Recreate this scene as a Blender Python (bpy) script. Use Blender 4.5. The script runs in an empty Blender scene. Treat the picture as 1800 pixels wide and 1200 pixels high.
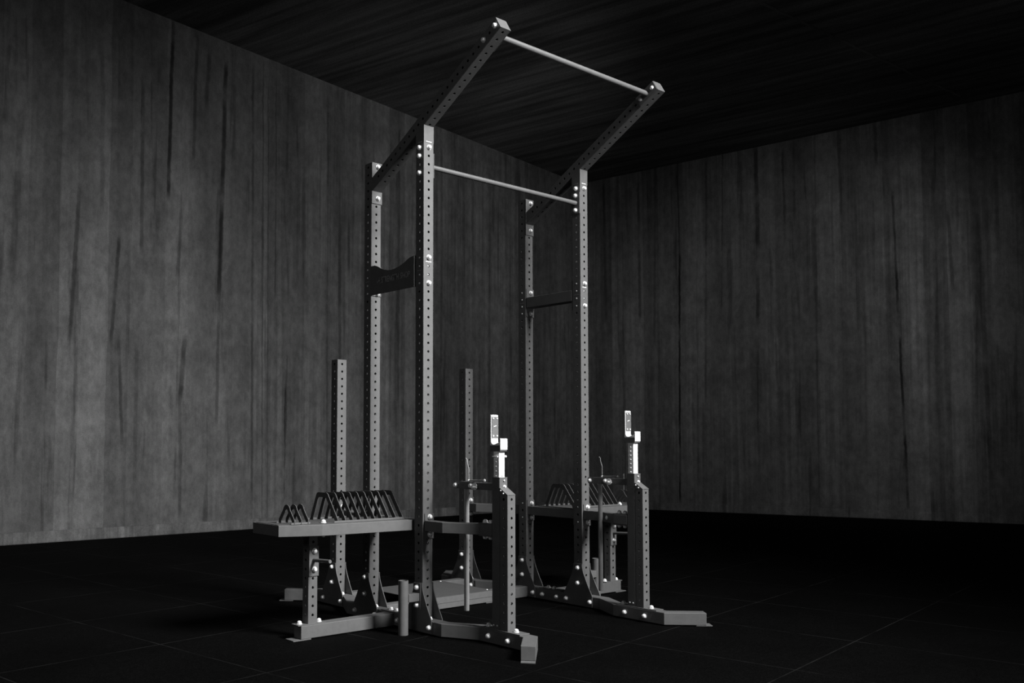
import bpy, bmesh, math, random
from mathutils import Vector, Matrix
random.seed(7)
SC = bpy.context.scene
C = SC.collection
PI = math.pi

# ------------------------------------------------------------------ camera
YAW, PITCH, ROLL, FPX = 0.888501, 0.0539755, 0.0034228, 1630.09
cam_d = bpy.data.cameras.new('camera')
cam = bpy.data.objects.new('camera', cam_d)
C.objects.link(cam)
fwd = Vector((math.cos(YAW)*math.cos(PITCH), math.sin(YAW)*math.cos(PITCH), math.sin(PITCH)))
rgt = Vector((math.sin(YAW), -math.cos(YAW), 0))
up = rgt.cross(fwd)
r2 = rgt*math.cos(ROLL) + up*math.sin(ROLL)
u2 = up*math.cos(ROLL) - rgt*math.sin(ROLL)
M = Matrix((r2, u2, -fwd)).transposed().to_4x4()
M.translation = Vector((-3.42764, -4.14109, 1.06822))
cam.matrix_world = M
cam_d.sensor_fit = 'HORIZONTAL'
cam_d.sensor_width = 36.0
cam_d.lens = 36.0*FPX/1800
cam_d.shift_x = 169.416/1800
cam_d.shift_y = 91.349/1800
cam_d.clip_end = 100
SC.camera = cam

# ------------------------------------------------------------------ view, world, lamps
vs = SC.view_settings
SC.display_settings.display_device = 'sRGB'
vs.view_transform = 'Standard'
vs.look = 'None'
vs.gamma = 1.0
vs.use_curve_mapping = False
vs.exposure = 0.0
w = bpy.data.worlds.new('world')
SC.world = w
w.use_nodes = True
w.node_tree.nodes['Background'].inputs[0].default_value = (1, 1, 1, 1)
w.node_tree.nodes['Background'].inputs[1].default_value = 0.02

def spot(name, loc, target, power, angle, blend, radius):
    l = bpy.data.lights.new(name, 'SPOT')
    l.energy = power
    l.spot_size = math.radians(angle)
    l.spot_blend = blend
    l.shadow_soft_size = radius
    o = bpy.data.objects.new(name, l)
    C.objects.link(o)
    o.location = loc
    o.rotation_euler = (Vector(target)-Vector(loc)).to_track_quat('-Z', 'Y').to_euler()
    return o
def area(name, loc, target, power, size):
    l = bpy.data.lights.new(name, 'AREA')
    l.energy = power
    l.size = size
    o = bpy.data.objects.new(name, l)
    C.objects.link(o)
    o.location = loc
    o.rotation_euler = (Vector(target)-Vector(loc)).to_track_quat('-Z', 'Y').to_euler()
    return o
key = area('key_softbox', (1.35, -6.3, 5.9), (-0.5, 0.2, 1.2), 300, 2.3)
key.data.spread = math.radians(70)
spot('wall_fill_left', (5.0, -0.4, 4.2), (4.6, 6.2, 2.6), 430, 96, 1.0, 0.3)  # added unseen spot that brightens the left wall
spot('wall_fill_right', (5.2, -1.2, 4.6), (10.2, 2.9, 2.4), 320, 68, 1.0, 0.3)  # another added spot, brightening the right wall without a fixture
area('side_fill', (-6.5, -2.2, 3.2), (1.0, 0.5, 2.2), 32, 2.2)  # soft light added out of frame to lift the dark side faces
area('ceiling_fill', (2.5, -5.0, 1.0), (5.0, 2.5, 6.0), 25, 1.5)  # upward light added out of view to lift the dark ceiling

# ------------------------------------------------------------------ materials
def mat(name):
    m = bpy.data.materials.new(name)
    m.use_nodes = True
    nt = m.node_tree
    return m, nt, nt.nodes['Principled BSDF']

class NT:
    def __init__(s, nt): s.nt = nt
    def n(s, t, **kw):
        x = s.nt.nodes.new(t)
        for k, v in kw.items(): setattr(x, k, v)
        return x
    def link(s, a, b): s.nt.links.new(a, b)
    def math(s, op, a, b=None, c=None, clamp=False):
        x = s.n('ShaderNodeMath', operation=op)
        x.use_clamp = clamp
        for i, v in enumerate((a, b, c)):
            if v is None: continue
            if isinstance(v, (int, float)): x.inputs[i].default_value = v
            else: s.link(v, x.inputs[i])
        return x.outputs[0]
    def mapping(s, src, scale=(1, 1, 1), rot=(0, 0, 0), loc=(0, 0, 0)):
        x = s.n('ShaderNodeMapping')
        x.inputs['Scale'].default_value = scale
        x.inputs['Rotation'].default_value = rot
        x.inputs['Location'].default_value = loc
        s.link(src, x.inputs['Vector'])
        return x.outputs[0]
    def noise(s, vec, scale, detail=4, rough=0.55, dist=0.0):
        x = s.n('ShaderNodeTexNoise')
        x.inputs['Scale'].default_value = scale
        x.inputs['Detail'].default_value = detail
        x.inputs['Roughness'].default_value = rough
        x.inputs['Distortion'].default_value = dist
        s.link(vec, x.inputs['Vector'])
        return x.outputs['Fac']
    def mr(s, v, a, b, c, d):
        x = s.n('ShaderNodeMapRange')
        x.clamp = True
        x.interpolation_type = 'SMOOTHSTEP'
        s.link(v, x.inputs[0])
        for i, q in enumerate((a, b, c, d)): x.inputs[i+1].default_value = q
        return x.outputs[0]
    def grey(s, v):
        x = s.n('ShaderNodeCombineColor')
        for i in range(3): s.link(v, x.inputs[i])
        return x.outputs[0]
    def bump(s, h, strength, dist):
        x = s.n('ShaderNodeBump')
        x.inputs['Strength'].default_value = strength
        x.inputs['Distance'].default_value = dist
        s.link(h, x.inputs['Height'])
        return x.outputs[0]

def paint(name, val, rough, metal=0.0, var=0.06, scale=25, spec=0.5):
    m, nt, b = mat(name)
    N = NT(nt)
    tc = N.n('ShaderNodeTexCoord').outputs['Object']
    f = N.noise(tc, scale, 3)
    f = N.mr(f, 0.3, 0.7, val*(1-var), val*(1+var))
    N.link(N.grey(f), b.inputs['Base Color'])
    g = N.noise(tc, 900, 1)
    N.link(N.bump(g, 0.12, 0.0005), b.inputs['Normal'])
    b.inputs['Roughness'].default_value = rough
    b.inputs['Metallic'].default_value = metal
    b.inputs['Specular IOR Level'].default_value = spec
    return m
FRAME = paint('charcoal_powder_coat', 0.105, 0.55, spec=0.25)
BLACK = paint('black_laser_cut_plate', 0.095, 0.55, spec=0.25)
ZINC = paint('zinc_plated_steel', 0.95, 0.36, 0.35, spec=1.0)
BAR = paint('bare_steel_bar', 0.12, 0.42, 0.1)
WHITE = paint('bright_galvanised_steel', 0.9, 0.4)
JACK = paint('satin_steel_rod', 0.26, 0.4, 0.15)
LINER = paint('grey_plastic_liner', 0.11, 0.5)
MARK = paint('white_marking', 0.75, 0.6)
DECK = paint('dark_textured_sheet', 0.065, 0.7, spec=0.15)
HOOP = paint('matt_black_hoop', 0.07, 0.7, spec=0.1)
ETCH = paint('engraved_edge', 0.24, 0.5)

def concrete(name, base, joints=(), smooth_left=None, plinth=False):
    m, nt, b = mat(name)
    N = NT(nt)
    tc = N.n('ShaderNodeTexCoord').outputs['Object']
    broad = N.noise(N.mapping(tc, (1.1, 1, .10)), 1.5, 5, .6)
    fine = N.noise(N.mapping(tc, (9, 1, .16)), 1.6, 6, .62)
    mott = N.noise(N.mapping(tc, (1, 1, .8)), 2.6, 9, .72)
    grain = N.noise(tc, 90, 3, .7)
    mid = N.noise(N.mapping(tc, (1, 1, .55)), 13, 9, .75)
    drip = N.noise(N.mapping(tc, (5.0, 1, .28), loc=(3.1, 0, .7)), 1.25, 5, .6, .3)
    f = N.mr(broad, .25, .75, .74, 1.26)
    fn = N.mr(fine, .3, .7, .66, 1.30)
    if smooth_left is not None:
        sx = N.n('ShaderNodeSeparateXYZ'); N.link(tc, sx.inputs[0])
        k = N.mr(sx.outputs[0], smooth_left-.02, smooth_left+.02, .35, 1.0)
        fn = N.math('ADD', 1.0, N.math('MULTIPLY', k, N.math('SUBTRACT', fn, 1.0)))
    # form boards of uneven width, each with its own tone
    vx = N.n('ShaderNodeTexVoronoi', voronoi_dimensions='1D')
    sxp = N.n('ShaderNodeSeparateXYZ'); N.link(tc, sxp.inputs[0])
    wv = N.noise(N.mapping(tc, (.02, 1, .6)), 1.0, 3)
    N.link(N.math('ADD', sxp.outputs[0], N.math('MULTIPLY', wv, .10)), vx.inputs['W'])
    vx.inputs['Scale'].default_value = 3.4
    vc = N.n('ShaderNodeSeparateColor'); N.link(vx.outputs['Color'], vc.inputs[0])
    board = N.mr(vc.outputs[0], 0, 1, .84, 1.16)
    region = N.mr(N.noise(N.mapping(tc, (.8, 1, .35), loc=(7, 0, 2)), 1.1, 3), .38, .62, .15, 1.0)
    fn = N.math('ADD', 1.0, N.math('MULTIPLY', region, N.math('SUBTRACT', fn, 1.0)))
    f = N.math('MULTIPLY', f, board)
    f = N.math('MULTIPLY', f, fn)
    f = N.math('MULTIPLY', f, N.mr(mott, .25, .75, .72, 1.28))
    f = N.math('MULTIPLY', f, N.mr(mid, .32, .68, .80, 1.20))
    f = N.math('MULTIPLY', f, N.mr(grain, .3, .7, .86, 1.14))
    f = N.math('MULTIPLY', f, N.mr(drip, .57, .66, 1.0, .62))
    h = N.math('ADD', N.math('MULTIPLY', fine, .6), N.math('MULTIPLY', grain, .4))
    if joints:
        sx = N.n('ShaderNodeSeparateXYZ'); N.link(tc, sx.inputs[0])
        wob = N.noise(N.mapping(tc, (.01, 1, 1.3)), 1.2, 3)
        wob2 = N.noise(N.mapping(tc, (.01, 1, 9)), 1.2, 2)
        x = N.math('ADD', sx.outputs[0], N.math('MULTIPLY', N.math('SUBTRACT', wob, .5), .04))
        x = N.math('ADD', x, N.math('MULTIPLY', N.math('SUBTRACT', wob2, .5), .02))
        rag = N.noise(N.mapping(tc, (1, 1, 1)), 1.6, 4)
        rag = N.mr(rag, .32, .55, .3, 1.0)
        for (xa, xc, wd, dark, z0, z1) in joints:
            sl = (xc-xa)/max(z1-z0, .1)
            d = N.math('ABSOLUTE', N.math('SUBTRACT', N.math('SUBTRACT', x, xa-sl*z0), N.math('MULTIPLY', sx.outputs[2], sl)))
            line = N.math('MULTIPLY', N.mr(d, wd*.35, wd*1.15, 1.0, 0.0), rag)
            line = N.math('MULTIPLY', line, N.mr(sx.outputs[2], z0-.1, z0+.1, 0, 1))
            line = N.math('MULTIPLY', line, N.mr(sx.outputs[2], z1-.1, z1+.1, 1, 0))
            f = N.math('MULTIPLY', f, N.math('SUBTRACT', 1.0, N.math('MULTIPLY', line, dark)))
            h = N.math('SUBTRACT', h, N.math('MULTIPLY', line, .8*dark))
    f = N.math('MULTIPLY', f, base)
    N.link(N.grey(f), b.inputs['Base Color'])
    b.inputs['Roughness'].default_value = .9
    b.inputs['Specular IOR Level'].default_value = .2
    N.link(N.bump(h, .5, .02), b.inputs['Normal'])
    return m

# form-board joints and water runs: (x low, x high, half width, depth, z low, z high)
WALL_L = concrete('board_marked_concrete_left', .112,
    [(0.05, 0.10, 0.047, 0.35, 2.76, 4.61), (0.68, 0.75, 0.029, 0.50, 2.20, 3.93), (1.15, 1.22, 0.027, 0.60, 2.23, 3.42), (1.01, 0.98, 0.033, 0.30, 3.71, 5.55), (1.49, 1.47, 0.028, 0.45, 3.32, 5.28), 
     (1.81, 1.84, 0.030, 0.80, 4.00, 6.14), (1.95, 1.99, 0.030, 0.45, 3.07, 3.88), (2.13, 2.16, 0.027, 0.50, 4.53, 6.10), (2.30, 2.33, 0.035, 0.45, 5.21, 5.93), (2.51, 2.56, 0.036, 0.75, 2.89, 5.82), 
     (2.50, 2.51, 0.028, 0.40, 1.28, 2.89), (1.30, 1.24, 0.024, 0.50, 1.10, 2.24), (1.46, 1.46, 0.031, 0.30, 0.61, 2.19), (2.01, 2.06, 0.041, 0.75, 1.61, 2.30), (2.03, 2.01, 0.026, 0.40, 0.23, 1.61), 
     (0.43, 0.43, 0.018, 0.40, 1.62, 2.18), (3.01, 2.95, 0.021, 0.45, 0.11, 5.96), (3.16, 3.10, 0.013, 0.40, 0.12, 6.00), (3.24, 3.18, 0.009, 0.40, 0.12, 5.72), (3.49, 3.49, 0.013, 0.70, 0.34, 1.81), 
     (3.32, 3.30, 0.013, 0.40, 2.98, 5.83), (4.16, 4.13, 0.019, 0.35, 0.39, 5.81), (4.37, 4.34, 0.029, 0.40, 1.69, 4.19), (5.40, 5.40, 0.022, 0.40, 1.72, 5.61), (4.50, 4.50, 0.025, 0.40, 3.42, 4.13), 
     (6.23, 6.24, 0.029, 0.35, 0.90, 5.54), (7.25, 7.28, 0.039, 0.30, 0.36, 5.39)], smooth_left=2.99)
WALL_R = concrete('board_marked_concrete_right', .12,
    [(1.70, 1.68, 0.014, 0.50, 4.25, 5.77), (1.66, 1.70, 0.019, 0.85, 0.15, 4.25), (2.93, 2.92, 0.039, 0.65, 4.21, 5.85), (2.91, 2.92, 0.034, 0.60, 3.03, 3.74), (2.36, 2.41, 0.013, 0.45, 3.26, 5.84), 
     (3.33, 3.32, 0.021, 0.45, 4.25, 5.69), (4.13, 4.12, 0.036, 0.50, 5.56, 6.31), (4.15, 4.13, 0.024, 0.40, 3.55, 5.56), (4.86, 4.83, 0.019, 0.60, 3.66, 4.81), (4.94, 4.86, 0.022, 0.80, 0.17, 3.66), 
     (5.57, 5.54, 0.028, 0.50, 3.34, 4.42), (4.64, 4.62, 0.030, 0.50, 5.22, 5.92), (1.03, 1.02, 0.029, 0.50, 3.16, 5.78), (1.27, 1.31, 0.024, 0.35, 2.77, 5.83), (0.44, 0.42, 0.030, 0.50, 3.20, 5.57), 
     (3.75, 3.79, 0.020, 0.30, 0.21, 6.15), (2.09, 2.15, 0.023, 0.40, 1.80, 5.70), (5.98, 5.91, 0.041, 0.40, 0.44, 4.29), (2.88, 2.91, 0.021, 0.30, 1.25, 2.68), (2.56, 2.54, 0.043, 0.25, 0.26, 2.33)
     ])
PLINTH = concrete('plinth_concrete', .13)
BACKW = concrete('board_marked_concrete_back', .12)

def ceiling_mat():
    m, nt, b = mat('board_marked_ceiling')
    N = NT(nt)
    tc = N.n('ShaderNodeTexCoord').outputs['Object']
    a = N.noise(N.mapping(tc, (.22, 5, 1)), 1.5, 6, .65)
    c = N.noise(N.mapping(tc, (.3, 1, 1)), .8, 4, .6)
    g = N.noise(tc, 60, 3, .7)
    f = N.math('MULTIPLY', N.mr(a, .3, .7, .55, 1.45), N.mr(c, .3, .7, .6, 1.4))
    f = N.math('MULTIPLY', f, N.mr(g, .3, .7, .8, 1.2))
    f = N.math('MULTIPLY', f, .075)
    N.link(N.grey(f), b.inputs['Base Color'])
    b.inputs['Roughness'].default_value = .9
    b.inputs['Specular IOR Level'].default_value = .15
    N.link(N.bump(a, .5, .03), b.inputs['Normal'])
    return m
CEIL = ceiling_mat()

TANG = math.radians(8.6)
def rubber():
    m, nt, b = mat('black_rubber_tiles')
    N = NT(nt)
    tc = N.n('ShaderNodeTexCoord').outputs['Object']
    p = N.mapping(tc, rot=(0, 0, -TANG))
    sx = N.n('ShaderNodeSeparateXYZ'); N.link(p, sx.inputs[0])
    def line(v, off, per, wd):
        q = N.math('MODULO', N.math('ADD', N.math('SUBTRACT', v, off), per*40.5), per)
        return N.mr(N.math('ABSOLUTE', N.math('SUBTRACT', q, per/2)), wd*.35, wd, 1.0, 0.0)
    c, s = math.cos(TANG), math.sin(TANG)
    ox = -.18*c - 1.04*s
    oy = .18*s - 1.04*c
    l = N.math('MAXIMUM', line(sx.outputs[0], ox, .88, .006), line(sx.outputs[1], oy, .90, .006))
    sp = N.noise(tc, 260, 2, .7)
    sp2 = N.noise(tc, 60, 4, .7)
    patch = N.noise(tc, 1.4, 4, .6)
    f = N.mr(sp, .35, .75, .0003, .0036)
    f = N.math('MULTIPLY', f, N.mr(sp2, .3, .7, .7, 1.3))
    f = N.math('MULTIPLY', f, N.mr(patch, .3, .7, .75, 1.25))
    wear = N.noise(tc, 2.3, 4, .7)
    f = N.math('ADD', f, N.math('MULTIPLY', N.math('MULTIPLY', l, N.mr(wear, .35, .65, .1, 1.0)), .012))
    N.link(N.grey(f), b.inputs['Base Color'])
    b.inputs['Roughness'].default_value = .85
    b.inputs['Specular IOR Level'].default_value = .03
    h = N.math('SUBTRACT', N.math('MULTIPLY', sp2, .5), l)
    N.link(N.bump(h, .6, .006), b.inputs['Normal'])
    return m
RUBBER = rubber()

# ------------------------------------------------------------------ mesh helpers
WL = {}                                   # world position of each object's origin
def link(o, world, parent=None):
    C.objects.link(o)
    WL[o.name] = Vector(world)
    if parent is not None:
        o.parent = parent
        o.location = Vector(world) - WL[parent.name]
    else:
        o.location = world
    return o

def finish(bm, name, m, parent=None, bevel=0.0, smooth=False, seg=2, recalc=True):
    if recalc: bmesh.ops.recalc_face_normals(bm, faces=bm.faces)
    if bevel:
        es = [e for e in bm.edges if len(e.link_faces) == 2 and e.calc_face_angle(0) > .35]
        bmesh.ops.bevel(bm, geom=es, offset=bevel, segments=seg, profile=.5, affect='EDGES', clamp_overlap=True)
    lo = Vector([min(v.co[i] for v in bm.verts) for i in range(3)])
    hi = Vector([max(v.co[i] for v in bm.verts) for i in range(3)])
    c = (lo+hi)/2
    for v in bm.verts: v.co -= c
    me = bpy.data.meshes.new(name)
    bm.to_mesh(me); bm.free()
    me.materials.append(m)
    if smooth:
        for p in me.polygons: p.use_smooth = True
        try: me.set_sharp_from_angle(angle=math.radians(35))
        except Exception: pass
    o = bpy.data.objects.new(name, me)
    return link(o, c, parent)

def add_box(bm, x0, x1, y0, y1, z0, z1):
    vs_ = [bm.verts.new((x, y, z)) for z in (z0, z1) for y in (y0, y1) for x in (x0, x1)]
    for f in ((0, 2, 3, 1), (4, 5, 7, 6), (0, 1, 5, 4), (2, 6, 7, 3), (0, 4, 6, 2), (1, 3, 7, 5)):
        bm.faces.new([vs_[i] for i in f])

def add_prism(bm, pts, axis, a, b):
    """polygon pts (in the other two axes, cyclic order x->y->z) extruded along axis from a to b"""
    def P(p, t):
        if axis == 'x': return (t, p[0], p[1])
        if axis == 'y': return (p[0], t, p[1])
        return (p[0], p[1], t)
    A = [bm.verts.new(P(p, a)) for p in pts]
    B = [bm.verts.new(P(p, b)) for p in pts]
    n = len(pts)
    bm.faces.new(A[::-1]); bm.faces.new(B)
    for i in range(n):
        bm.faces.new((A[i], A[(i+1) % n], B[(i+1) % n], B[i]))

def add_tube(bm, pts, r, seg=16, cap=True, r_in=None):
    pts = [Vector(p) for p in pts]
    rings = []
    for i, p in enumerate(pts):
        d = (pts[min(i+1, len(pts)-1)] - pts[max(i-1, 0)]).normalized()
        u = d.orthogonal().normalized() if i == 0 else (u - d*u.dot(d)).normalized()
        v = d.cross(u)
        rings.append([bm.verts.new(p + r*(math.cos(2*PI*k/seg)*u + math.sin(2*PI*k/seg)*v)) for k in range(seg)])
    for a, b in zip(rings, rings[1:]):
        for k in range(seg):
            bm.faces.new((a[k], a[(k+1) % seg], b[(k+1) % seg], b[k]))
    if r_in:
        inner = []
        for i in (0, len(pts)-1):
            c = pts[i]
            inner.append([bm.verts.new(c + (q.co-c)*(r_in/r)) for q in rings[i]])
        for (o_, i_) in ((rings[0], inner[0]), (rings[-1], inner[1])):
            for k in range(seg):
                bm.faces.new((o_[k], o_[(k+1) % seg], i_[(k+1) % seg], i_[k]))
        for k in range(seg):
            bm.faces.new((inner[0][k], inner[0][(k+1) % seg], inner[1][(k+1) % seg], inner[1][k]))
    elif cap:
        bm.faces.new(rings[0][::-1]); bm.faces.new(rings[-1])

def add_ball(bm, c, r):
    bmesh.ops.create_uvsphere(bm, u_segments=12, v_segments=8, radius=r, matrix=Matrix.Translation(c))

def box(name, m, parent, x0, x1, y0, y1, z0, z1, bevel=.0015):
    bm = bmesh.new()
    add_box(bm, min(x0, x1), max(x0, x1), y0, y1, z0, z1)
    return finish(bm, name, m, parent, bevel)

def perforated(h, L, holes, rc=.005, hr=.0078, wall=.004, segc=3, caps=True, cell=.019):
    """square tube of half width h along +z from 0 to L with round holes through all four walls;
    holes: list of (z, faces) where faces is a set of indices 0:-y 1:+x 2:+y 3:-x"""
    bm = bmesh.new()
    a = h - rc
    def panel(k, d, aa, flip):
        # panel k: 0 faces -y, 1 +x, 2 +y, 3 -x ; local coords (s along the wall, z)
        ang = k*PI/2
        ca, sa = math.cos(ang), math.sin(ang)
        def P(s, z):
            x, y = s, -d
            return bm.verts.new((x*ca - y*sa, x*sa + y*ca, z))
        def quad(*q):
            bm.faces.new(q[::-1] if flip else q)
        hs = sorted([z for z, f in holes if k in f])
        zc = 0.0
        lo = [P(-aa, 0), P(aa, 0)]
        rings = []
        for z in hs:
            c = cell
            if z-c > zc+1e-5:
                t = [P(-aa, z-c), P(aa, z-c)]
                quad(lo[0], lo[1], t[1], t[0]); lo = t
            n = 16
            out, inn = [], []
            for i in range(n):
                t_ = 2*PI*i/n + PI/n*0
                cx, cz = math.cos(t_), math.sin(t_)
                mx = max(abs(cx), abs(cz))
                out.append((cx/mx*aa, z + cz/mx*c)); inn.append((cx*hr, z+cz*hr))
            O = [P(*p) for p in out]; I = [P(*p) for p in inn]
            for i in range(n):
                j = (i+1) % n
                quad(O[i], O[j], I[j], I[i])
            rings.append(I)
            lo = [P(-aa, z+c), P(aa, z+c)]; zc = z+c
        t = [P(-aa, L), P(aa, L)]
        quad(lo[0], lo[1], t[1], t[0])
        return rings
    def corners(d, aa, rr, flip):
        for k in range(4):
            ang = k*PI/2
            ring = []
            for i in range(segc+1):
                t = -PI/2 + (PI/2)*i/segc
                x, y = aa + rr*math.cos(t), -aa + rr*math.sin(t)
                ca, sa = math.cos(ang), math.sin(ang)
                X, Y = x*ca - y*sa, x*sa + y*ca
                ring.append((bm.verts.new((X, Y, 0)), bm.verts.new((X, Y, L))))
            for p, q in zip(ring, ring[1:]):
                f = (p[0], q[0], q[1], p[1])
                bm.faces.new(f[::-1] if flip else f)
    for k in range(4):
        ro = panel(k, h, a, False)
        ri = panel(k, h-wall, a, True)
        for A, B in zip(ro, ri):
            n = len(A)
            for i in range(n):
                j = (i+1) % n
                bm.faces.new((A[i], A[j], B[j], B[i]))
    corners(h, a, rc, False)
    if caps:
        for z, fl in ((0, True), (L, False)):
            pts = []
            for k in range(4):
                ang = k*PI/2
                for i in range(segc+1):
                    t = -PI/2 + (PI/2)*i/segc
                    x, y = a + rc*math.cos(t), -a + rc*math.sin(t)
                    ca, sa = math.cos(ang), math.sin(ang)
                    pts.append(bm.verts.new((x*ca - y*sa, x*sa + y*ca, z)))
            bm.faces.new(pts[::-1] if fl else pts)
    return bm

def ptube_obj(name, m, parent, x, y, z0, z1, h, holes, **kw):
    bm = perforated(h, z1-z0, [(z-z0, f) for z, f in holes], **kw)
    for v in bm.verts: v.co += Vector((x, y, z0))
    return finish(bm, name, m, parent, recalc=False)

# bolt: one shared mesh, axis +z
def bolt_mesh():
    bm = bmesh.new()
    def cyl(r, z0, z1, n, r2=None, off=0):
        r2 = r2 or r
        A = [bm.verts.new((r*math.cos(2*PI*i/n+off), r*math.sin(2*PI*i/n+off), z0)) for i in range(n)]
        B = [bm.verts.new((r2*math.cos(2*PI*i/n+off), r2*math.sin(2*PI*i/n+off), z1)) for i in range(n)]
        bm.faces.new(A[::-1]); bm.faces.new(B)
        for i in range(n): bm.faces.new((A[i], A[(i+1) % n], B[(i+1) % n], B[i]))
    cyl(.0158, 0, .003, 20)
    cyl(.0136, .003, .0085, 6)
    prev = (.0130, .0085)
    for i in range(1, 6):
        t = i/5*PI/2*.93
        cur = (.0130*math.cos(t), .0085+.0105*math.sin(t))
        cyl(prev[0], prev[1], cur[1], 18, cur[0])
        prev = cur
    me = bpy.data.meshes.new('bolt')
    bm.to_mesh(me); bm.free()
    me.materials.append(ZINC)
    for p in me.polygons: p.use_smooth = True
    me.set_sharp_from_angle(angle=math.radians(32))
    return me
BOLT = bolt_mesh()
ROT = {'-x': (0, -PI/2, 0), '+x': (0, PI/2, 0), '-y': (PI/2, 0, 0), '+y': (-PI/2, 0, 0), '+z': (0, 0, 0), '-z': (PI, 0, 0)}
def bolt(parent, p, d, name='bolt', s=1.0, rot=None):
    o = bpy.data.objects.new(name, BOLT)
    link(o, p, parent)
    o.rotation_euler = rot or ROT[d]
    o.scale = (s, s, s)
    return o
def dot_mesh():
    bm = bmesh.new()
    add_tube(bm, [(0, 0, -.002), (0, 0, .0010)], .0064, 14, cap=False)
    bmesh.ops.create_uvsphere(bm, u_segments=14, v_segments=8, radius=.0064, matrix=Matrix.Translation((0, 0, .0010)) @ Matrix.Diagonal((1, 1, .55, 1)))
    me = bpy.data.meshes.new('screw'); bm.to_mesh(me); bm.free()
    me.materials.append(ZINC)
    return me
SCREW = dot_mesh()
def screw(parent, p, d, s=1.0):
    o = bpy.data.objects.new('screw', SCREW)
    link(o, p, parent)
    o.rotation_euler = ROT[d]
    o.scale = (s, s, 1)
    return o

def sweep(name, m, parent, pts, half, z0, z1, bevel=.0025):
    """square tube lying flat along a plan polyline with mitred bends"""
    P = [Vector((p[0], p[1])) for p in pts]
    L, R = [], []
    for i, p in enumerate(P):
        d0 = (P[i]-P[i-1]).normalized() if i > 0 else None
        d1 = (P[i+1]-P[i]).normalized() if i < len(P)-1 else None
        d0 = d0 or d1; d1 = d1 or d0
        n0 = Vector((-d0.y, d0.x)); n1 = Vector((-d1.y, d1.x))
        n = (n0+n1).normalized()
        k = half/n.dot(n0)
        L.append(p+n*k); R.append(p-n*k)
    bm = bmesh.new()
    rings = []
    for l, r in zip(L, R):
        rings.append([bm.verts.new((l.x, l.y, z0)), bm.verts.new((r.x, r.y, z0)), bm.verts.new((r.x, r.y, z1)), bm.verts.new((l.x, l.y, z1))])
    for a, b in zip(rings, rings[1:]):
        for k in range(4):
            bm.faces.new((a[k], a[(k+1) % 4], b[(k+1) % 4], b[k]))
    bm.faces.new(rings[0][::-1]); bm.faces.new(rings[-1])
    bmesh.ops.recalc_face_normals(bm, faces=bm.faces)
    return finish(bm, name, m, parent, bevel)

# ------------------------------------------------------------------ the room
FZ = -.006
KA = Vector((8.8638, 6.4474))                       # corner of the two walls seen
dirL = Vector((-6.749, -.2182)).normalized()        # along the left wall, away from the corner
dirR = Vector((2.2317, -5.9261)).normalized()       # along the right wall, away from the corner
def ceil_z(x, y): return -.0688*x - .0914*y + 6.8035
def struct(o, kind='structure'):
    o['kind'] = kind
    return o
def wall(name, p0, p1, m, thick=.3, outward=1, z_top=None):
    """slab with its inner face from p0 to p1; local x runs along it"""
    d = (p1-p0); L = d.length; d = d/L
    ang = math.atan2(d.y, d.x)
    t = thick*outward
    bm = bmesh.new()
    zt = [ceil_z(*p0)-FZ+.05, ceil_z(*p1)-FZ+.05]
    v = [(0, 0, 0), (L, 0, 0), (L, t, 0), (0, t, 0), (0, 0, zt[0]), (L, 0, zt[1]), (L, t, zt[1]), (0, t, zt[0])]
    V = [bm.verts.new(q) for q in v]
    for f in ((0, 3, 2, 1), (4, 5, 6, 7), (0, 1, 5, 4), (1, 2, 6, 5), (2, 3, 7, 6), (3, 0, 4, 7)):
        bm.faces.new([V[i] for i in f])
    bmesh.ops.recalc_face_normals(bm, faces=bm.faces)
    me = bpy.data.meshes.new(name); bm.to_mesh(me); bm.free()
    me.materials.append(m)
    o = bpy.data.objects.new(name, me)
    C.objects.link(o)
    o.location = (p0.x, p0.y, FZ)
    o.rotation_euler = (0, 0, ang)
    return struct(o)
LW0 = Vector((-.6517, 6.1398))
LWfar = KA + dirL*21.5
# local x of the left wall is measured from the point seen at the photo's left edge
dL = (KA-LW0).normalized()
wl = wall('wall_left', LWfar, KA, WALL_L)
# shift the texture origin: bake the offset into the mesh so that local x = 0 sits at LW0
off = (LW0-LWfar).length
for v in wl.data.vertices: v.co.x -= off
wl.location = (LW0.x, LW0.y, FZ)
RWfar = KA + dirR*17.0
wr = wall('wall_right', KA, RWfar, WALL_R, outward=1)
WBL = LWfar + dirR*17.0
wall('wall_back', RWfar, WBL, BACKW, outward=1)
wall('wall_near', WBL, LWfar, BACKW, outward=1)
room = [LWfar-dirR*0 , KA, RWfar, WBL]
cen = sum(room, Vector((0, 0)))/4
def grow(p, s=1.03): return cen + (p-cen)*s
bm = bmesh.new()
add_prism(bm, [tuple(grow(p)) for p in reversed(room)], 'z', FZ-.2, FZ)
bmesh.ops.recalc_face_normals(bm, faces=bm.faces)
me = bpy.data.meshes.new('floor'); bm.to_mesh(me); bm.free(); me.materials.append(RUBBER)
fl = bpy.data.objects.new('floor', me); C.objects.link(fl); struct(fl)
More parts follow.
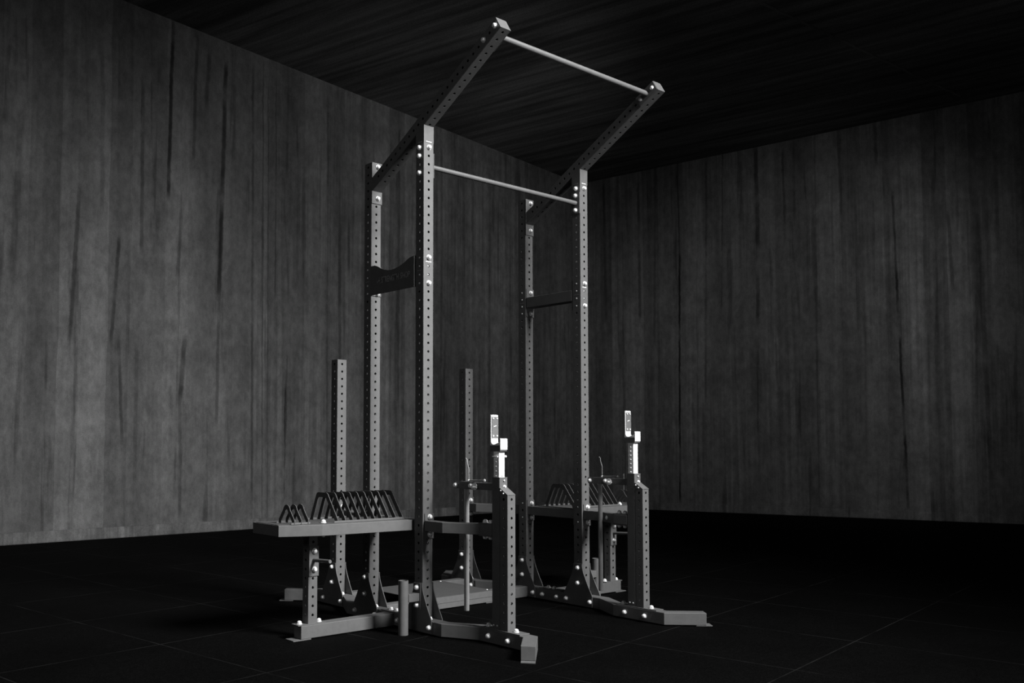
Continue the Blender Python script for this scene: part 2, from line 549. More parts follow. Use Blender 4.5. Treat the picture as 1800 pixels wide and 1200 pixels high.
# ceiling: slightly sloping slab, local x along the boards
ca = math.atan2(dirR.y, dirR.x)
bm = bmesh.new()
A = [bm.verts.new((p.x, p.y, ceil_z(*p))) for p in map(grow, room)]
B = [bm.verts.new((p.x, p.y, ceil_z(*p)+.3)) for p in map(grow, room)]
bm.faces.new(A); bm.faces.new(B[::-1])
for i in range(4): bm.faces.new((A[i], A[(i+1) % 4], B[(i+1) % 4], B[i]))
bmesh.ops.recalc_face_normals(bm, faces=bm.faces)
Rm = Matrix.Rotation(-ca, 4, 'Z')
for v in bm.verts: v.co = Rm @ v.co
me = bpy.data.meshes.new('ceiling'); bm.to_mesh(me); bm.free(); me.materials.append(CEIL)
ce = bpy.data.objects.new('ceiling', me); C.objects.link(ce); ce.rotation_euler = (0, 0, ca); struct(ce)
# thin joint fillet running across the ceiling
s0, s1 = Vector((5.2, 1.68)), Vector((10.6, .98))
bm = bmesh.new()
dd = (s1-s0).normalized(); nn = Vector((-dd.y, dd.x))*.012
q = [s0+nn, s1+nn, s1-nn, s0-nn]
A = [bm.verts.new((p.x, p.y, ceil_z(*p)+.01)) for p in q]; B = [bm.verts.new((p.x, p.y, ceil_z(*p)-.012)) for p in q]
bm.faces.new(A); bm.faces.new(B[::-1])
for i in range(4): bm.faces.new((A[i], A[(i+1) % 4], B[(i+1) % 4], B[i]))
struct(finish(bm, 'trim_1', CEIL))
# plinths at the foot of both walls
def plinth(name, p0, p1, inward, h):
    d = (p1-p0); L = d.length
    bm = bmesh.new(); add_box(bm, 0, L, min(0, inward), max(0, inward), 0, h)
    bmesh.ops.bevel(bm, geom=list(bm.edges), offset=.006, segments=2, affect='EDGES')
    me = bpy.data.meshes.new(name); bm.to_mesh(me); bm.free(); me.materials.append(PLINTH)
    o = bpy.data.objects.new(name, me); C.objects.link(o)
    o.location = (p0.x, p0.y, FZ); o.rotation_euler = (0, 0, math.atan2(d.y, d.x))
    return struct(o)
plinth('baseboard_left', LWfar, KA, -.03, .125)
plinth('baseboard_right', KA, RWfar, -.03, .125)

# ------------------------------------------------------------------ the rack
W, D, H = 1.37105, .51172, .0375
IN = .1075                                  # inset of the front and rear stands
SY = 1.0306                                 # rear stand
FY1, FY2 = -.5150, -.5755                   # sleeve and perforated front post of the bench stand
Z = lambda k: 2.80 - .05*k
BT = .072                                   # top of the floor beams
root = bpy.data.objects.new('power_rack', None)
link(root, (W/2, D/2, FZ))
root['label'] = 'tall charcoal steel power rack with pull-up bars and plate shelves on black rubber floor'
root['category'] = 'power rack'

def gusset(parent, x, y, s):
    """curved foot plate on one side (s = -1 or 1) of a post"""
    half = [(.0375, .277), (.0378, .258), (.0425, .236), (.0505, .214), (.064, .184), (.078, .156),
            (.0905, .131), (.104, .109), (.114, .090), (.121, .074), (.121, .002)]
    pts = [(y-a, b) for a, b in half] + [(y+a, b) for a, b in reversed(half)]
    bm = bmesh.new()
    x0 = x + s*H
    add_prism(bm, pts, 'x', min(x0, x0+s*.0052), max(x0, x0+s*.0052))
    return finish(bm, 'foot_gusset', FRAME, parent, .0008, seg=1)

def foot_bolts(g, x, y, skip=()):
    for (dy, z) in ((0, .249), (0, .149), (-.102, .036), (.102, .036)):
        if dy in skip: continue
        bolt(g, (x-.0427, y+dy, z), '-x')

ALL = {0, 1, 2, 3}
for side in (0, 1):
    sg = 1 if side == 0 else -1             # +1 on the left half, -1 mirrored
    X = lambda v: v if side == 0 else W - v
    # ---- side floor beam
    sb = sweep('floor_beam', FRAME, root, [(X(0), -.13), (X(0), D+.13)], H, 0, BT, .003)
    # ---- front floor beam with bent foot, and its mirror image at the rear
    for rear in (0, 1):
        Yf = lambda y: D - y if rear else y
        fb = sweep('floor_beam', FRAME, root,
                   [(X(0), Yf(-.131)), (X(0), Yf(-.19)), (X(IN), Yf(-.385)), (X(IN), Yf(-.740)), (X(-.067), Yf(-.893))], H, 0, BT, .003)
        # foot plate on the floor
        d = Vector((X(-.067)-X(IN), Yf(-.893)-Yf(-.740))).normalized(); n = Vector((-d.y, d.x))
        e = Vector((X(-.067), Yf(-.893)))
        q = [e - d*.06 + n*.036, e + d*.035 + n*.036, e + d*.035 - n*.036, e - d*.06 - n*.036]
        bm = bmesh.new(); add_prism(bm, [tuple(p) for p in q], 'z', FZ, -.0002)
        fp = finish(bm, 'foot_plate', FRAME, fb, .001, seg=1)
        bm = bmesh.new(); c = e + d*.018
        add_tube(bm, [(c.x, c.y, -.0006), (c.x, c.y, .0002)], .006, 10)
        if not rear:
            bolt(fb, (X(IN)-H-.0005, -.466, .035), '-x'); bolt(fb, (X(IN)-H-.0005, -.615, .032), '-x')
            # splice collar round the post foot
        bm.free()
    # ---- main uprights
    for rear in (0, 1):
        y = D if rear else 0
        holes = [(Z(k), ALL) for k in range(0, 54)]
        u = ptube_obj('upright', FRAME, root, X(0), y, BT-.01, 2.826, H, holes)
        g1 = gusset(u, X(0), y, -1); g2 = gusset(u, X(0), y, 1)
        foot_bolts(g1, X(0), y)
        bolt(u, (X(0), y-.062 if not rear else y-.062, BT+.001), '+z', s=.85)
        # height marks and through screws
        fr = y - H
        if not rear:
            box('height_mark', MARK, u, X(0)-.020, X(0)+.020, fr-.0006, fr+.001, Z(13.5)-.0022, Z(13.5)+.0022, 0)
            for k in (14, 15): screw(u, (X(0)-.002, fr+.004, Z(k)), '-y', .7)
        box('height_mark', ETCH, u, X(0)-H-.0006, X(0)-H+.001, y-.020, y+.022, Z(14.5)-.0016, Z(14.5)+.0016, 0)
        for k in (13, 14, 15, 16): screw(u, (X(0)-H+.0025, y+.001, Z(k)), '-x')
        if side == 1:
            for k in (43, 45): screw(u, (X(0)-H+.0025, y+.001, Z(k)), '-x', .8)
        if not rear:
            for k in (0, 13, 16): bolt(u, (X(0), fr, Z(k)), '-y')
    # ---- head of the front upright under the sloping beam
    ang = math.radians(29.38); t = math.tan(ang)
    def und(y): return 3.3195 - t*(y+.6566) - H/math.cos(ang)
    bm = bmesh.new()
    add_prism(bm, [(-H, 2.8262), (H, 2.8262), (H, und(H)+.002), (-H, und(-H)+.002)], 'x', X(0)-H, X(0)+H)
    hd = finish(bm, 'upright_head', FRAME, root, .0012)
    box('height_mark', MARK, hd, X(0)-.020, X(0)+.020, -H-.0008, -H+.001, 2.8315, 2.8355, 0)
    box('height_mark', ETCH, hd, X(0)-H-.0008, X(0)-H+.001, -.020, .020, 2.8317, 2.8350, 0)
    # ---- sloping top beam
    Lb = (D-H+.6566)/math.cos(ang)
    hs = [(.026+.0497*i, ALL) for i in range(25) if .026+.0497*i < Lb-.05]
    bm = perforated(H, Lb, hs)
    # local z runs from the free end back to the rear upright; local -y faces down/front
    T = Matrix(((1, 0, 0), (0, math.sin(ang), math.cos(ang)), (0, math.cos(ang), -math.sin(ang)))).to_4x4()
    T = Matrix.Translation((X(0), -.6566, 3.3195)) @ T
    bm.transform(T)
    # cut the rear end upright, flush with the rear upright's face
    bmesh.ops.bisect_plane(bm, geom=bm.verts[:]+bm.edges[:]+bm.faces[:], plane_co=(0, D-H, 0), plane_no=(0, 1, 0), clear_outer=True)
    bmesh.ops.recalc_face_normals(bm, faces=bm.faces)
    sbm = finish(bm, 'sloping_beam', FRAME, root, recalc=False)
    for a in (.026, .126):
        yy, zz = -.6566 + a*math.cos(ang), 3.3195 - a*math.sin(ang)
        bolt(sbm, (X(0)-H, yy, zz), '-x')
        bolt(sbm, (X(0)+H, yy, zz), '+x')
    # extra wedge so that the lower edge reaches the plate
    bm = bmesh.new()
    c0 = lambda y: 3.3195 - t*(y+.6566)
    hh = H/math.cos(ang)
    add_prism(bm, [(D-H-.05, c0(D-H-.05)-hh+.0004), (D-H-.001, c0(D-H-.001)-hh+.0004), (D-H-.001, c0(D-H-.001)+hh-.0004), (D-H-.05, c0(D-H-.05)+hh-.0004)], 'x', X(0)-H+.0004, X(0)+H-.0004)
    bp_ = finish(bm, 'beam_end', FRAME, sbm, .001, seg=1)
    bk = box('beam_bracket', FRAME, root, X(0)-H-.001, X(0)+H+.002, D-H-.0055, D-H-.0002, 2.566, 2.826, .001)
    for k in (0, 4): bolt(bk, (X(0)+.006, D-H-.0055, Z(k)), '-y')
    # ---- pull-up bar flanges
    fx0, fx1 = (X(H), X(H+.005))
    fpz = box('bar_flange', FRAME, root, fx0, fx1, -.036, .036, 2.625, 2.772, .001)
    xb = X(0)-H if side == 0 else X(H+.005)
    for k in (0, 1, 3): bolt(fpz, (xb if k else X(0)-H, 0, Z(k)), '-x')
    ab = .0765
    # ---- side brace
    if side == 0:
        zt = [(0.474, 2.168), (.432, 2.1665), (.405, 2.158), (.372, 2.1415), (.335, 2.128), (.298, 2.119), (.265, 2.1165), (.236, 2.118),
              (.203, 2.1235), (.169, 2.132), (.140, 2.142), (.115, 2.153), (.090, 2.1635), (.072, 2.1665), (.040, 2.168)]
        bm = bmesh.new()
        add_prism(bm, [(.040, 1.984), (.474, 1.984)] + zt, 'x', -H-.004, -H)
        lp = finish(bm, 'logo_plate', BLACK, root, .0005, seg=1)
        box('plate_flange', FRAME, lp, -H-.010, -H+.03, .0385, .0425, 1.984, 2.168, .0006)
        box('plate_flange', FRAME, lp, -H-.002, H, D-H-.0045, D-H-.0003, 1.984, 2.168, .0006)
        for k in (13, 16): bolt(lp, (.008, D-H-.0045, Z(k)), '-y')
        # lettering cut into the plate, reading towards the front upright
        def text(s, y0, z0, width, height, nm):
            cu = bpy.data.curves.new(nm, 'FONT'); cu.body = s; cu.size = 1; cu.extrude = .0
            cu.offset = 0.03
            to = bpy.data.objects.new(nm, cu); C.objects.link(to)
            bpy.context.view_layer.update()
            me = bpy.data.meshes.new_from_object(to.evaluated_get(bpy.context.evaluated_depsgraph_get()))
            C.objects.unlink(to); bpy.data.objects.remove(to); bpy.data.curves.remove(cu)
            bm = bmesh.new(); bm.from_mesh(me); bpy.data.meshes.remove(me)
            xs = [v.co.x for v in bm.verts]; ys = [v.co.y for v in bm.verts]
            sx_ = width/(max(xs)-min(xs)); sy_ = height/(max(ys)-min(ys)); mx, my = min(xs), min(ys)
            for v in bm.verts:
                a_, b_ = (v.co.x-mx)*sx_, (v.co.y-my)*sy_
                v.co = Vector((-H-.0044, y0-a_, z0+b_))
            r_ = bmesh.ops.extrude_face_region(bm, geom=bm.faces[:])
            for v in [g for g in r_['geom'] if isinstance(g, bmesh.types.BMVert)]: v.co.x -= .0012
            return finish(bm, nm, ETCH, lp)
        text('STRENGTH', .362, 2.046, .172, .040, 'lettering')
        text('SHOP', .174, 2.046, .090, .040, 'lettering')
        bm = bmesh.new()
        for (yy, zz, r_) in ((.385, 2.066, .009), (.400, 2.056, .005), (.374, 2.050, .004), (.383, 2.082, .004)):
            add_prism(bm, [(yy-r_, zz), (yy, zz-r_), (yy+r_, zz), (yy, zz+r_)], 'x', -H-.0055, -H-.0042)
        add_prism(bm, [(.408, 2.060), (.372, 2.066), (.372, 2.0685), (.408, 2.0625)], 'x', -H-.0056, -H-.0043)
        finish(bm, 'emblem', ETCH, lp)
    else:
        br = box('side_brace', FRAME, root, X(0)-H, X(0)+H, H+.006, D-H-.006, 2.0375, 2.1125, .003)
        for yy0, yy1 in ((H, H+.006), (D-H-.006, D-H)):
            box('brace_flange', FRAME, br, X(0)-.0355, X(0)+.0385, yy0+.0003, yy1-.0002, 1.975, 2.175, .001)
        for k in (13, 16): bolt(br, (X(0)+.006, D-H-.006, Z(k)), '-y')
    # ---- shelf-level beam between front and rear upright
    sh = box('shelf_beam', FRAME, root, X(0)-.03, X(0)+.03, H+.006, D-H-.006, .57, .63, .0025)
    for yy0, yy1 in ((H, H+.006), (D-H-.006, D-H)):
        box('beam_flange', FRAME, sh, X(0)-.033, X(0)+.0385, yy0+.0003, yy1-.0002, .528, .672, .001)
    for k in (43, 45): bolt(sh, (X(0)+.008, D-H-.006, Z(k)), '-y')
    # ---- arms from the uprights to the front stand and the rear stand
    arm = sweep('stand_arm', FRAME, root, [(X(0), -H-.006), (X(0), -.19), (X(IN), -.385), (X(IN), -.4840)], .03, .57, .63)
    box('arm_flange', FRAME, arm, X(0)-.0265, X(0)+.0395, -H-.006, -H-.0004, .526, .669, .001)
    for k in (43, 45): bolt(arm, (X(0)+.008, -H-.006, Z(k)), '-y')
    for zz in (.6304, .5644):
        box('clamp_plate', FRAME, arm, X(IN)-.029, X(IN)+.029, -.484, -.375, zz, zz+.0052, .001)
    for yy in (-.402, -.446):
        bolt(arm, (X(IN), yy, .6360), '+z'); bolt(arm, (X(IN), yy, .5640), '-z')
    if side == 1:
        v_ = Vector((IN, -.195, 0)).normalized()
        bolt(arm, (X(.052)-.0265, -.2865+.0, .600), '-x', rot=(0, -PI/2, math.atan2(.1075, .195)))
    arm2 = sweep('stand_arm', FRAME, root, [(X(0), D+H+.006), (X(0), D+.19), (X(IN), D+.385), (X(IN), SY-H-.006)], .03, .57, .63)
    box('arm_flange', FRAME, arm2, X(0)-.033, X(0)+.033, D+H+.0004, D+H+.006, .528, .672, .001)
    box('arm_flange', FRAME, arm2, X(IN)-.033, X(IN)+.0385, SY-H-.006, SY-H-.0004, .528, .672, .001)
    for k in (43, 45): bolt(arm2, (X(IN)+.008, SY-H-.006, Z(k)), '-y')
    # ---- rear stand
    holes = [(Z(k), ALL) for k in range(24, 54)]
    rp = ptube_obj('rear_post', FRAME, root, X(IN), SY, BT-.01, 1.630, H, holes)
    g = gusset(rp, X(IN), SY, -1); foot_bolts(g, X(IN), SY); gusset(rp, X(IN), SY, 1)
    bolt(rp, (X(IN), SY-.062, BT+.001), '+z', s=.85)
    # ---- bench stand: plain sleeve behind, perforated post with a slanted top in front
    sl = ptube_obj('stand_sleeve', FRAME, root, X(IN), FY1, BT+.005, .888, .03, [(.866, {0}), (.838, {0})], rc=.004, hr=.004, wall=.004, caps=False, cell=.010)
    bm = bmesh.new()
    for (a0, a1, b0, b1) in ((-.03, .03, -.03, -.0245), (-.03, .03, .0245, .03), (-.03, -.0245, -.0245, .0245), (.0245, .03, -.0245, .0245)):
        add_box(bm, X(IN)+a0, X(IN)+a1, FY1+b0, FY1+b1, .8862, .8885)
    finish(bm, 'sleeve_rim', FRAME, sl, .0004, seg=1)
    holes = [(.775-.0463*i-.0, {0, 3, 1, 2}) for i in range(15)]
    holes = [(.772-.05*i, ALL) for i in range(14)]
    bm = perforated(.03, .835-BT-.005, [(z-BT-.005, f) for z, f in holes], rc=.004)
    for v in bm.verts:
        v.co += Vector((X(IN), FY2, BT+.005))
    bmesh.ops.bisect_plane(bm, geom=bm.verts[:]+bm.edges[:]+bm.faces[:], plane_co=(0, FY2-.03, .796), plane_no=Vector((0, -.62, 1)).normalized(), clear_outer=True)
    fp = finish(bm, 'stand_post', FRAME, root, recalc=False)
    n_ = 6
    bm = bmesh.new()
    sl_z = lambda y: .796 + .62*(y-(FY2-.03))
    add_prism(bm, [(FY2-.030, sl_z(FY2-.03)-.003), (FY2+.030, sl_z(FY2+.03)-.003), (FY2+.030, sl_z(FY2+.03)+.0006), (FY2-.030, sl_z(FY2-.03)+.0006)], 'x', X(IN)-.030, X(IN)+.030)
    finish(bm, 'post_cap', FRAME, fp, .0008, seg=1)
    for (yy, zz) in ((FY2+.022, .818), (FY2+.002, .803)): screw(fp, (X(IN)-.0305, yy, zz), '-x', .75)
    for (yy, zz) in ((FY1+.014, .098), (FY1-.011, .098)): screw(sl, (X(IN)-.0305, yy, zz), '-x', .75)
    bolt(sl, (X(IN)+.006, FY1-.030, .838), '-y', s=.62)
    screw(sl, (X(IN)+.004, FY1-.0305, .871), '-y', .8)
    bpz = box('stand_base', FRAME, root, X(IN)-.0365, X(IN)+.0365, -.70, -.40, BT+.0003, BT+.0055, .001)
    bolt(bpz, (X(IN), -.4285, BT+.0055), '+z'); bolt(bpz, (X(IN), -.638, BT+.0055), '+z')
    # ---- jack bracket with hanging post and crank handle, behind the sleeve
    jb = box('jack_arm', FRAME, root, X(IN)-.020, X(IN)+.020, -.4845, -.300, .815, .853, .002)
    for s_ in (-1, 1):
        bm = bmesh.new()
        pts = [(-.345, .814), (-.175, .816), (-.166, .826), (-.166, .846), (-.175, .856), (-.345, .855)]
        add_prism(bm, pts, 'x', *sorted((X(IN)+s_*.0205, X(IN)+s_*.0255)))
        cp = finish(bm, 'clevis_plate', FRAME, jb, .0008, seg=1)
        if s_ == -1:
            bolt(cp, (X(IN)-.0255, -.186, .835), '-x', s=.9); bolt(cp, (X(IN)-.0255, -.313, .836), '-x', s=.9)
    bm = bmesh.new()
    add_prism(bm, [(-.4845, .815), (-.4845, .792), (-.462, .815)], 'x', X(IN)-.003, X(IN)+.003)
    finish(bm, 'jack_web', FRAME, jb)
    bm = bmesh.new(); add_tube(bm, [(X(IN), -.250, .136), (X(IN), -.250, .822)], .0145, 20)
    finish(bm, 'jack_post', JACK, root, .0015, smooth=True, seg=1)
    bm = bmesh.new()
    add_tube(bm, [(X(IN), -.266, .85), (X(IN), -.266, .926), (X(IN), -.262, .938), (X(IN), -.2535, .961), (X(IN), -.2515, .978), (X(IN), -.242, .987)], .0038, 10)
    ja = finish(bm, 'jack_lever', JACK, root, smooth=True)
    bm = bmesh.new(); add_tube(bm, [(X(IN), -.266, .862), (X(IN), -.392, .8665)], .0042, 10)
    hnd = finish(bm, 'crank_handle', JACK, root, smooth=True)
    for c_ in ((X(IN), -.266, .861), (X(IN), -.394, .8665)):
        bm = bmesh.new(); add_ball(bm, c_, .0085)
        finish(bm, 'handle_knob', ZINC, hnd, smooth=True)
    bm = bmesh.new(); add_tube(bm, [(X(IN)-.045, -.342, .828), (X(IN)-.02, -.342, .828)], .0085, 14)
    add_tube(bm, [(X(IN)-.028, -.342, .832), (X(IN)-.024, -.342, .832)], .020, 16)
    add_tube(bm, [(X(IN)-.043, -.342, .828), (X(IN)-.043, -.378, .829)], .003, 8)
    finish(bm, 'locking_pin', ZINC, jb, smooth=True)
    if side == 1:
        for z0, z1 in ((.853, .884), (.783, .815)):
            bm = bmesh.new(); add_tube(bm, [(X(IN), -.443, z0), (X(IN), -.443, z1)], .0072, 12)
            finish(bm, 'stop_bolt', ZINC, jb, smooth=True)
    # ---- barbell holder on the outer face of the front upright
    hp = box('holder_bracket', FRAME, root, X(-H-.0055), X(-H-.0105), -.030, .034, .128, .274, .001)
    if side == 0:
        for zz in (.249, .149): bolt(hp, (-H-.0105, .001, zz), '-x')
    box('holder_arm', FRAME, hp, X(-H-.0105), X(-.125), -.0225, .0225, .174, .219, .002)
    bm = bmesh.new(); add_tube(bm, [(X(-.1475), 0, FZ+.0002), (X(-.1475), 0, .297)], .0285, 32, r_in=.024)
    finish(bm, 'barbell_holder', FRAME, root, smooth=True)
    # ---- storage beam and post
    yc = D/2
    st = box('storage_beam', FRAME, root, X(-.683), X(-H-.0055), yc-H, yc+H, 0, BT, .003)
    box('beam_flange', FRAME, st, X(-H-.0055), X(-H-.0005), yc-.112, yc+.112, .004, .068, .001)
    if side == 0:
        bolt(st, (-H-.0055, yc-.072, .036), '-x')
    else:
        for yy in (.324, .193): bolt(st, (X(0)-H, yy, .033), '-x')
    for yy in (.300, .246): bolt(sb, (X(0)-.003, yy, BT+.004), '+z')
    box('joint_plate', FRAME, sb, X(0)-.037, X(0)+.037, yc-.10, yc+.10, BT+.0003, BT+.005, .001)
    fpl = box('foot_plate', FRAME, st, X(-.735), X(-.620), yc-.041, yc+.041, FZ, -.0002, .001)
    stp = box('post_base', FRAME, st, X(-.700), X(-.520), yc-.036, yc+.036, BT+.0003, BT+.0055, .001)
    for xx in (-.672, -.545): bolt(stp, (X(xx), yc, BT+.0055), '+z')
    holes = [(.1285+.0505*i, ALL) for i in range(9)]
    holes = [(z, ALL) for z in [.124+.05*i for i in range(9)]]
    sp_ = ptube_obj('storage_post', FRAME, root, X(-.605), yc, BT+.0055, .569, .03, holes, rc=.004)
    pgp = box('peg_plate', FRAME, root, X(-.605)-.029, X(-.605)+.0335 , yc-.0355, yc-.0302, .336, .502, .001)
    for zz in (.474, .373): bolt(pgp, (X(-.605)+.004, yc-.0355, zz), '-y')
    bm = bmesh.new(); add_tube(bm, [(X(-.605)+.001, yc-.0355, .4235), (X(-.605)+.001, .0606, .4315)], .0105, 20)
    finish(bm, 'peg', BLACK, root, .0015, smooth=True, seg=1)
    bm = bmesh.new(); add_tube(bm, [(X(-.605)+.001, .0612, .4315), (X(-.605)+.001, .0590, .4316)], .0092, 20)
    finish(bm, 'peg_cap', LINER, root)
    # ---- plate shelf
    outer = [(-H-.0055, .047), (-.635, .078), (-.857, .157), (-.857, .447), (-.635, .470), (-H-.0055, .470)]
    fr_pts = [(X(-H-.008), .077), (X(-.633), .108), (X(-.845), .184)]
    shf = sweep('shelf_rail', FRAME, root, [(X(-H-.008), .077), (X(-.638), .1075), (X(-.857), .1885)], .030, .57, .63, .002)
    sweep('shelf_rail', FRAME, root, [(X(-H-.008), .440), (X(-.638), .436), (X(-.857), .420)], .030, .57, .63, .002)
    box('shelf_rail', FRAME, root, X(-.8575), X(-.797), .2195, .3905, .57, .63, .002)
    bm = bmesh.new()
    add_prism(bm, [(X(-H-.008), .078), (X(-.638), .1085), (X(-.855), .1895), (X(-.855), .42), (X(-.638), .436), (X(-H-.008), .44)], 'z', .6302, .6325)
    sheet = finish(bm, 'shelf_sheet', DECK, root)
    # corner cheek closing the outer end
    bm = bmesh.new()
    add_prism(bm, [(.162, .5704), (.446, .5704), (.446, .6296), (.162, .6296)], 'x', *sorted((X(-.8585), X(-.8545))))
    finish(bm, 'end_plate', FRAME, root, .001, seg=1)
    bolt(shf, (X(-.590), .150, .6327), '+z'); bolt(shf, (X(-.590), .150, .5698), '-z', s=.8)
    for yy, hh_ in ((.112, .0), (.385, .0)):
        box('divider_rail', FRAME, sheet, X(-.545), X(-.05), yy-.002, yy+.002, .6325, .6425, .0004)
    box('divider_rail', FRAME, sheet, X(-.80), X(-.68), .142, .146, .6325, .6425, .0004)
    box('divider_rail', FRAME, sheet, X(-.80), X(-.68), .292, .296, .6325, .6425, .0004)
    # ---- plate dividers: flat steel hoops standing across the shelf
    def hoop(xc, pts_out, wd, nm):
        pts = [Vector(p) for p in pts_out]
        inn = []
        for i, p in enumerate(pts):
            a = pts[i-1] if i > 0 else None
            b = pts[i+1] if i < len(pts)-1 else None
            d0 = (p-a).normalized() if a else None
            d1 = (b-p).normalized() if b else None
            d0 = d0 or d1; d1 = d1 or d0
            n0 = Vector((-d0.y, d0.x)); n1 = Vector((-d1.y, d1.x))
            n = (n0+n1).normalized()
            inn.append(p + n*(wd/n.dot(n0)))
        inn[0].y = pts[0].y; inn[-1].y = pts[-1].y
        bm = bmesh.new()
        T_ = .0045
        def V(p, x): return bm.verts.new((x, p.x, p.y))
        o0 = [V(p, xc-T_/2) for p in pts]; o1 = [V(p, xc+T_/2) for p in pts]
        i0 = [V(p, xc-T_/2) for p in inn]; i1 = [V(p, xc+T_/2) for p in inn]
        for k in range(len(pts)-1):
            bm.faces.new((o0[k], o0[k+1], i0[k+1], i0[k])); bm.faces.new((o1[k], i1[k], i1[k+1], o1[k+1]))
            bm.faces.new((o0[k], o1[k], o1[k+1], o0[k+1])); bm.faces.new((i0[k], i0[k+1], i1[k+1], i1[k]))
        for k in (0, -1): bm.faces.new((o0[k], i0[k], i1[k], o1[k]))
        return finish(bm, nm, HOOP, sheet)
    def arc(cy, cz, r, a0, a1, n):
        return [(cy + r*math.cos(math.radians(a0+(a1-a0)*i/n)), cz + r*math.sin(math.radians(a0+(a1-a0)*i/n))) for i in range(n+1)]
    # from the front foot over the top to the rear foot
    big = [(.112, .6328), (.112, .650)] + arc(.2315, .762, .030, 158, 95, 5) + arc(.3035, .762, .030, 85, 22, 5) + [(.386, .650), (.386, .6328)]
    for i in range(10):
        hoop(X(-.5201+.0502*i), big, -.027, 'plate_divider')
    small = [(.140, .6328), (.140, .655)] + arc(.221, .700, .036, 165, 15, 10) + [(.300, .655), (.300, .6328)]
    for xx in (-.7803, -.7367, -.6931):
        hoop(X(xx), small, -.024, 'plate_divider')

# bars joining the two sides
bm = bmesh.new(); add_tube(bm, [(H+.005, 0, 2.70), (W-H-.005, 0, 2.70)], .0150, 24)
finish(bm, 'pull_up_bar', BAR, root, smooth=True)
yy, zz = -.6566 + .076*math.cos(ang), 3.3195 - .076*math.sin(ang)
bm = bmesh.new(); add_tube(bm, [(H+.005, yy, zz), (W-H-.005, yy, zz)], .0165, 24)
pb = finish(bm, 'pull_up_bar', BAR, root, smooth=True)
for side in (0, 1):
    X = (lambda v: v) if side == 0 else (lambda v: W-v)
    bm = bmesh.new()
    add_prism(bm, [(-.036, -.075), (.036, -.075), (.036, .075), (-.036, .075)], 'x', *sorted((X(H), X(H+.005))))
    bm.transform(Matrix.Translation((0, yy, zz)) @ Matrix.Rotation(PI/2 - ang, 4, 'X'))
    finish(bm, 'bar_flange', FRAME, root, .001, seg=1)
# lifting platform between the sides
fc = box('cross_beam', FRAME, root, H+.004, W-H-.004, D-H-.014, D+H-.014, 0, BT, .003)
box('cross_beam', FRAME, root, IN+H+.002, W-IN-H-.002, .985, 1.06, 0, BT, .003)
dk = box('platform_deck', DECK, root, .372, 1.000, D-H-.010, 1.035, BT+.0003, BT+.0045, .001)
box('deck_lip', FRAME, dk, .372, 1.19, D-H-.0165, D-H-.0142, .036, BT+.003, .0006)
for p in ((.402, .985), (.975, .985), (.976, .500), (.402, .500)): screw(dk, (p[0], p[1], BT+.0045), '+z', 1.0)
box('pad', BLACK, fc, .93, 1.03, D-H-.014, D-H+.02, FZ, -.0002, .0005)

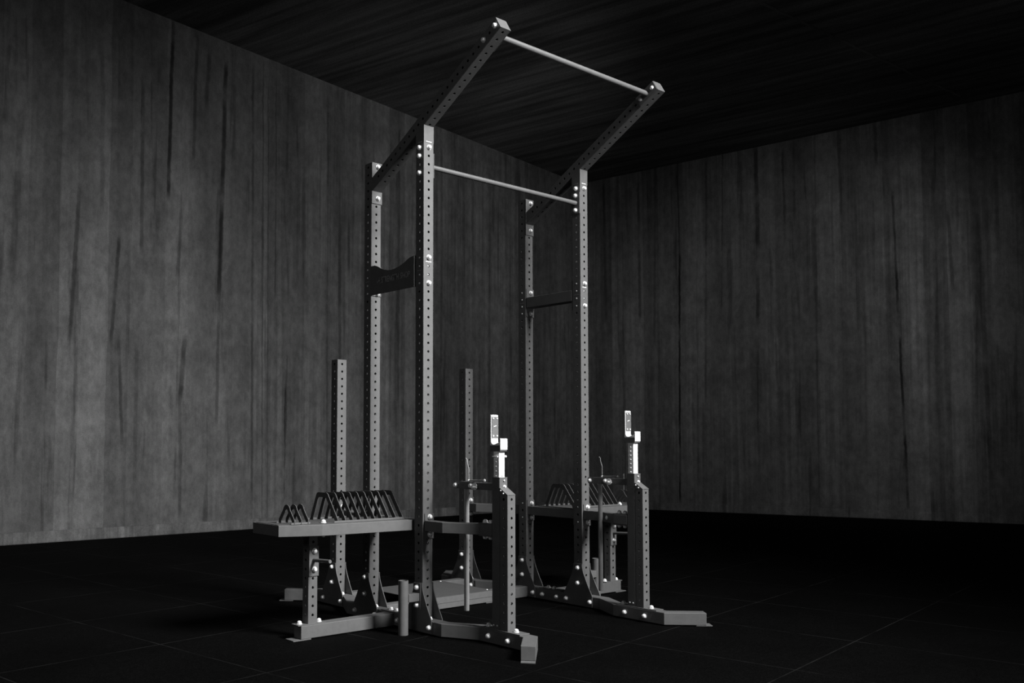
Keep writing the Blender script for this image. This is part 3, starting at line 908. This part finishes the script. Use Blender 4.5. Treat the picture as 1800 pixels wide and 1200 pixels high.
# ------------------------------------------------------------------ telescopic bar holders standing in the sleeves
def bar_hook(xc, dz, label, pin):
    r = bpy.data.objects.new('bar_hook', None)
    link(r, (xc, FY1+.004, .30))
    r['label'] = label; r['category'] = 'bar hook'; r['group'] = 'telescopic bar hooks in the bench stands'
    y = FY1+.004
    zt = 1.0265+dz
    hs = []
    z = zt-.055
    n_st = 0
    while z > .62:
        hs.append((z, {0, 2} if (pin and n_st >= 3) else set())); z -= .0256; n_st += 1
    p = ptube_obj('inner_tube', WHITE, r, xc, y, .40, zt, .0215, hs, rc=.003, hr=.0036, wall=.003, caps=False, cell=.008)
    # bright studs put in for the light showing in the tube's side holes
    for i in range(5 if pin else 8):
        z = zt - (.055 if pin else .026) - .0256*i
        if z < .893: break
        screw(p, (xc-.0215, y+.001, z), '-x', .78)
    if pin:
        bm = bmesh.new(); add_tube(bm, [(xc-.030, y+.004, zt-.027), (xc+.034, y+.004, zt-.027)], .0045, 12)
        add_tube(bm, [(xc-.030, y+.020, zt-.027), (xc-.030, y-.020, zt-.027)], .0035, 10)
        add_ball(bm, (xc+.036, y-.012, zt-.027), .0075)
        finish(bm, 'pin', ZINC, r, smooth=True)
    # dark carrier block under the hook
    box('carrier', FRAME, r, xc-.0265, xc+.0265, -.546, -.468, zt+.002, zt+.0325, .002)
    # hook: tall rear plate, rolled cradle, short front lip
    T_ = .007
    zb = zt+.036
    bm = bmesh.new()
    ot = [(-.468, zt+.197), (-.468, zb+.002)] + [(-.497 + .029*math.cos(math.radians(a)), zb+.006 + .029*math.sin(math.radians(a))-.006) for a in (0, -30, -60, -90)] + \
         [(-.525, zb-.029)] 
    # side profile of the hook (outer outline then inner outline)
    prof = [(-.468, zt+.200), (-.468, zt+.036), (-.549, zt+.036), (-.549, zt+.046)]
    prof = [(-.468, zt+.197), (-.470, zt+.200), (-.475, zt+.200), (-.476, zt+.197), (-.476, zt+.060)]
    prof += [(-.497+.021*math.cos(math.radians(a)), zt+.060+.021*math.sin(math.radians(a))) for a in (-15, -35, -60, -90, -115)]
    prof += [(-.541, zt+.052), (-.541, zt+.068), (-.543, zt+.0705), (-.547, zt+.0705), (-.549, zt+.068), (-.549, zt+.010), (-.5465, zt+.010), (-.5465, zt+.0335), (-.468, zt+.0335)]
    add_prism(bm, prof, 'x', xc-.0265, xc+.0265)
    hk = finish(bm, 'hook', WHITE, r, .0012, seg=1)
    ln = box('liner', LINER, r, xc-.0235, xc+.0265, -.4785, -.4762, zt+.074, zt+.190, .0005)
    for a in (-.012, .016):
        for b in (.085, .180): screw(ln, (xc+a, -.4790, zt+b), '-y', .8)
    bm = bmesh.new()
    add_prism(bm, [(xc-.010, zt+.134), (xc+.010, zt+.139), (xc+.010, zt+.143), (xc-.010, zt+.138)], 'y', -.4796, -.4784)
    finish(bm, 'logo', MARK, ln)
    return r
bar_hook(IN, 0, 'bright steel telescopic bar hook pinned lower, in the bench stand nearest the camera', True)
bar_hook(W-IN, .0505, 'bright steel telescopic bar hook raised higher, in the far right bench stand', False)
